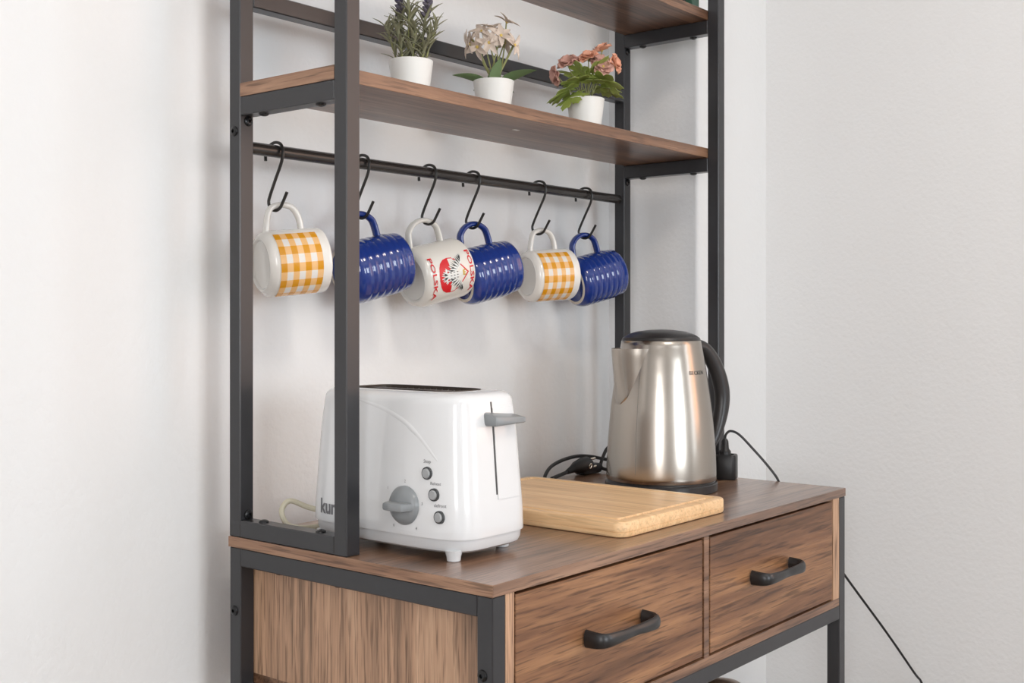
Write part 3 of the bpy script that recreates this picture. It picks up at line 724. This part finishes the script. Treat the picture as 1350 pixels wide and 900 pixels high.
# pale orchid-like flowers
orc = thing('pale_flower_plant', 'artificial plant with pale cream blossoms and broad leaves in a white pot', 'plant', (.3935, .327, ZS))
pot(orc)
ll = leaf_mesh('leaf', .056, .0085, M_leaf2, .35, .42, 10)
ls = leaf_mesh('leaf', .040, .0105, M_leaf2, .3, .12, 10)
for me, dx, dd, dz, roll, s in ((ll, -.95, -.2, .62, .5, .95), (ll, .95, -.15, .74, -.6, 1.02), (ls, .22, -.40, 1.5, .2, 1.0), (ls, .02, .6, 1.2, 0, .9), (ll, .45, .7, .35, 0, .8), (ll, -.5, .75, .45, 0, .8)):
    place('leaf', me, orc, orient(RV*dx*.006+FV*dd*.006+Vector((0, 0, .047)), RV*dx+FV*dd+Vector((0, 0, dz)), roll, s))
pet = leaf_mesh('petal', .0180, .0038, M_petal2, .45, .35, 6)
ctr = tomesh('flower_centre', lathe([(0, -.001), (.0022, .0005), (.0018, .003), (0, .0042)], 10), M_petal2b)
def blossom(t, p, d, me, n, el, s, centre=ctr, name='blossom', rnd=None):
    d = Vector(d).normalized(); q = Vector((0, 0, 1)).rotation_difference(d).to_matrix().to_4x4()
    m0 = Matrix.Translation(p) @ q @ Matrix.Scale(s, 4)
    c = part('flower', centre, None, t, local=m0)
    for k in range(n):
        e = el if rnd is None else el+rnd.uniform(-.25, .25)
        o = part('petal', me if not isinstance(me, list) else me[k % len(me)], None, c, local=orient((0, 0, .0005), polar(2*PI*k/n+(0 if rnd is None else rnd.uniform(-.2, .2)), e)))
    return c
rng = random.Random(5)
def stalk(t, p0, p1, bow, r=.0010, mat=M_stem):
    mid = (p0+p1)/2+bow
    return part('stem', tube(smooth_path([p0, mid, p1], 8), r, 8), mat, t)
fl = [(-.030, .0, .101, (-.8, -.2, .35)), (-.016, -.006, .110, (-.3, -.5, .6)), (-.001, .004, .116, (0, -.3, .9)), (.010, -.008, .104, (.2, -.8, .3)), (.018, .004, .126, (.5, -.2, .7)), (.028, -.004, .092, (.8, -.4, .1)), (-.022, -.008, .089, (-.5, -.7, -.2)), (-.006, -.012, .094, (-.1, -.9, -.1)), (.015, .008, .098, (.3, .5, .5)), (-.034, -.004, .094, (-.9, -.3, -.1))]
for a, b, z, d in fl:
    p1 = RV*a+FV*b+Vector((0, 0, z+.013)); base = RV*rng.uniform(-.010, .012)+FV*rng.uniform(-.006, .006)+Vector((0, 0, .046))
    stalk(orc, base, p1, RV*(a*.12)+Vector((0, 0, .006)), .0010 if rng.random() < .7 else .0016)
    blossom(orc, p1, RV*d[0]+FV*d[1]+Vector((0, 0, d[2])), pet, 6, .45, 1.12, rnd=rng)

# peach blossoms with lobed leaves
pea = thing('peach_flower_plant', 'artificial plant with peach-pink blossoms and lobed green leaves in a white pot', 'plant', (.5876, PY, ZS))
pot(pea)
def lobed(name, R, mat):
    bm = bmesh.new(); pts = []
    lob = [(-150, .55), (-95, .80), (-45, .95), (0, 1.1), (45, .95), (95, .80), (150, .55)]
    out = []
    for k, (a, l) in enumerate(lob):
        for da, f in ((-23, .60), (-17, .86), (-9, .90), (0, 1.05), (9, .90), (17, .86), (23, .60)):
            out.append((math.radians(a+da), l*f))
    c = bm.verts.new((0, 0, 0)); ring = []
    for a, l in out:
        rr = R*l; ring.append(bm.verts.new((R*.35+rr*math.cos(a)*.8, rr*math.sin(a)*.8, -.22*rr*l+.0016*math.cos(a*7.8))))
    c.co = (R*.30, 0, 0)
    for k in range(len(ring)-1): bm.faces.new((c, ring[k], ring[k+1]))
    st = bm.verts.new((0, 0, 0)); bm.faces.new((c, ring[-1], st)); bm.faces.new((c, st, ring[0]))
    ex = bmesh.ops.extrude_face_region(bm, geom=list(bm.faces))
    for v in [g for g in ex['geom'] if isinstance(g, bmesh.types.BMVert)]: v.co.z -= .0005
    return tomesh(name, bm, mat, 70)
lf = lobed('leaf', .041, M_leaf3)
rng = random.Random(11)
for a, b, z, d, roll, s in ((-.026, -.006, .066, (-.9, -.25, -.35), .3, 1.05), (.024, -.008, .078, (.8, -.4, -.2), -.5, 1.0), (.012, -.012, .072, (.25, -.85, .1), 0, .75), (-.012, -.014, .072, (-.35, -.8, .1), .2, 1.0), (.008, .012, .080, (.2, .7, .4), 0, 1.0), (-.010, .012, .082, (-.5, .6, .5), 0, .95), (.010, -.002, .086, (.35, -.5, .45), .3, .9), (-.004, -.004, .078, (-.2, -.55, .5), -.3, .8), (.022, .006, .068, (.9, .35, -.1), 0, 1.0), (-.018, -.010, .060, (-.6, -.6, -.55), 0, 1.0)):
    p1 = RV*a*.6+FV*b*.6+Vector((0, 0, z+.008)); base = RV*rng.uniform(-.008, .008)+FV*rng.uniform(-.006, .006)+Vector((0, 0, .046))
    stalk(pea, base, p1, Vector((0, 0, .003)), .0008)
    place('leaf', lf, pea, orient(p1, RV*d[0]+FV*d[1]+Vector((0, 0, d[2])), roll, s))
def round_petal(name, L, w, mat):
    bm = bmesh.new(); rows = []
    for k in range(6):
        t = k/5; wd = w*(.25+.75*math.sin(PI*min(.82, t*.8+.05))) if k < 5 else w*.55; x = L*t
        rows.append([bm.verts.new((x, wd*u, .004*(u*u)-.0045*t*t+.0007*math.sin(5*u+3*t))) for u in (-1, -.5, 0, .5, 1)])
    for A, C in zip(rows, rows[1:]):
        for j in range(4): bm.faces.new((A[j], A[j+1], C[j+1], C[j]))
    ex = bmesh.ops.extrude_face_region(bm, geom=list(bm.faces))
    for v in [g for g in ex['geom'] if isinstance(g, bmesh.types.BMVert)]: v.co.z -= .0004
    return tomesh(name, bm, mat, 70)
rp1, rp2 = round_petal('petal', .0145, .0085, M_petal3), round_petal('petal', .0145, .0085, M_petal3b)
fl3 = [(-.043, -.002, .090, (-.9, -.3, -.2), rp2), (-.028, -.006, .106, (-.3, -.6, .6), rp2), (-.016, .002, .112, (.0, -.2, .9), rp2), (.004, -.004, .116, (-.2, -.5, .7), rp1), (.020, .004, .112, (.1, -.6, .6), rp2), (.026, .006, .130, (-.4, -.1, .8), rp1), (.042, .000, .108, (.8, -.4, .2), rp1), (.026, -.010, .102, (.2, -.9, .2), rp2)]
for a, b, z, d, me in fl3:
    p1 = RV*a+FV*b+Vector((0, 0, z)); base = RV*rng.uniform(-.008, .008)+FV*rng.uniform(-.006, .006)+Vector((0, 0, .046))
    stalk(pea, base, p1, RV*(a*.1)+Vector((0, 0, .004)), .0008)
    blossom(pea, p1, RV*d[0]+FV*d[1]+Vector((0, 0, d[2])), me, 6, .45, 1.12, rnd=rng)
    blossom(pea, p1+Vector((0, 0, .001)), RV*d[0]+FV*d[1]+Vector((0, 0, d[2])), me, 5, .95, .85, rnd=rng)

# ------------------------------------------------------------------ upper shelf books, lower shelf jar
def book(name, label, x0, x1, y0, y1, h, mat):
    t = thing(name, label, 'book', ((x0+x1)/2, (y0+y1)/2, ZT))
    cv = bmesh.new(); w = x1-x0
    box(cv, x0, x0+.0016, y0, y1, ZT, ZT+h); box(cv, x1-.0016, x1, y0, y1, ZT, ZT+h); box(cv, x0+.0016, x1-.0016, y0, y0+.0016, ZT, ZT+h)
    part('cover', cv, mat, t, world=True); part('pages', bx(x0+.0017, x1-.0017, y0+.002, y1-.003, ZT+.002, ZT+h-.003), M_paper, t, world=True)
book('green_book', 'green object standing at the right end of the top shelf', .8255, .8475, .2560, .372, .16, M_glass)
book('black_book', 'thin black object beside the green one on the top shelf', .808, .8140, .262, .372, .15, M_blackbook)
jar = thing('lidded_jar', 'brown domed metal jar with dark rim on the lower shelf', 'jar', (.70, .13, -.565))
part('body', lathe([(0, 0), (.050, 0), (.054, .004), (.056, .08), (.054, .20), (.052, .226)], 48), M_steel, jar)
part('lid', lathe([(.054, .226), (.0545, .232), (.051, .248), (.041, .264), (.025, .275), (.009, .280), (0, .281)], 48), M_copper, jar)
part('lid_band', lathe([(.0525, .222), (.0562, .223), (.0564, .231), (.0545, .2325)], 48), M_pbase, jar)

# ------------------------------------------------------------------ lift everything so that the floor is at z = 0
for o in list(bpy.data.objects):
    if o.parent is None: o.location.z += H
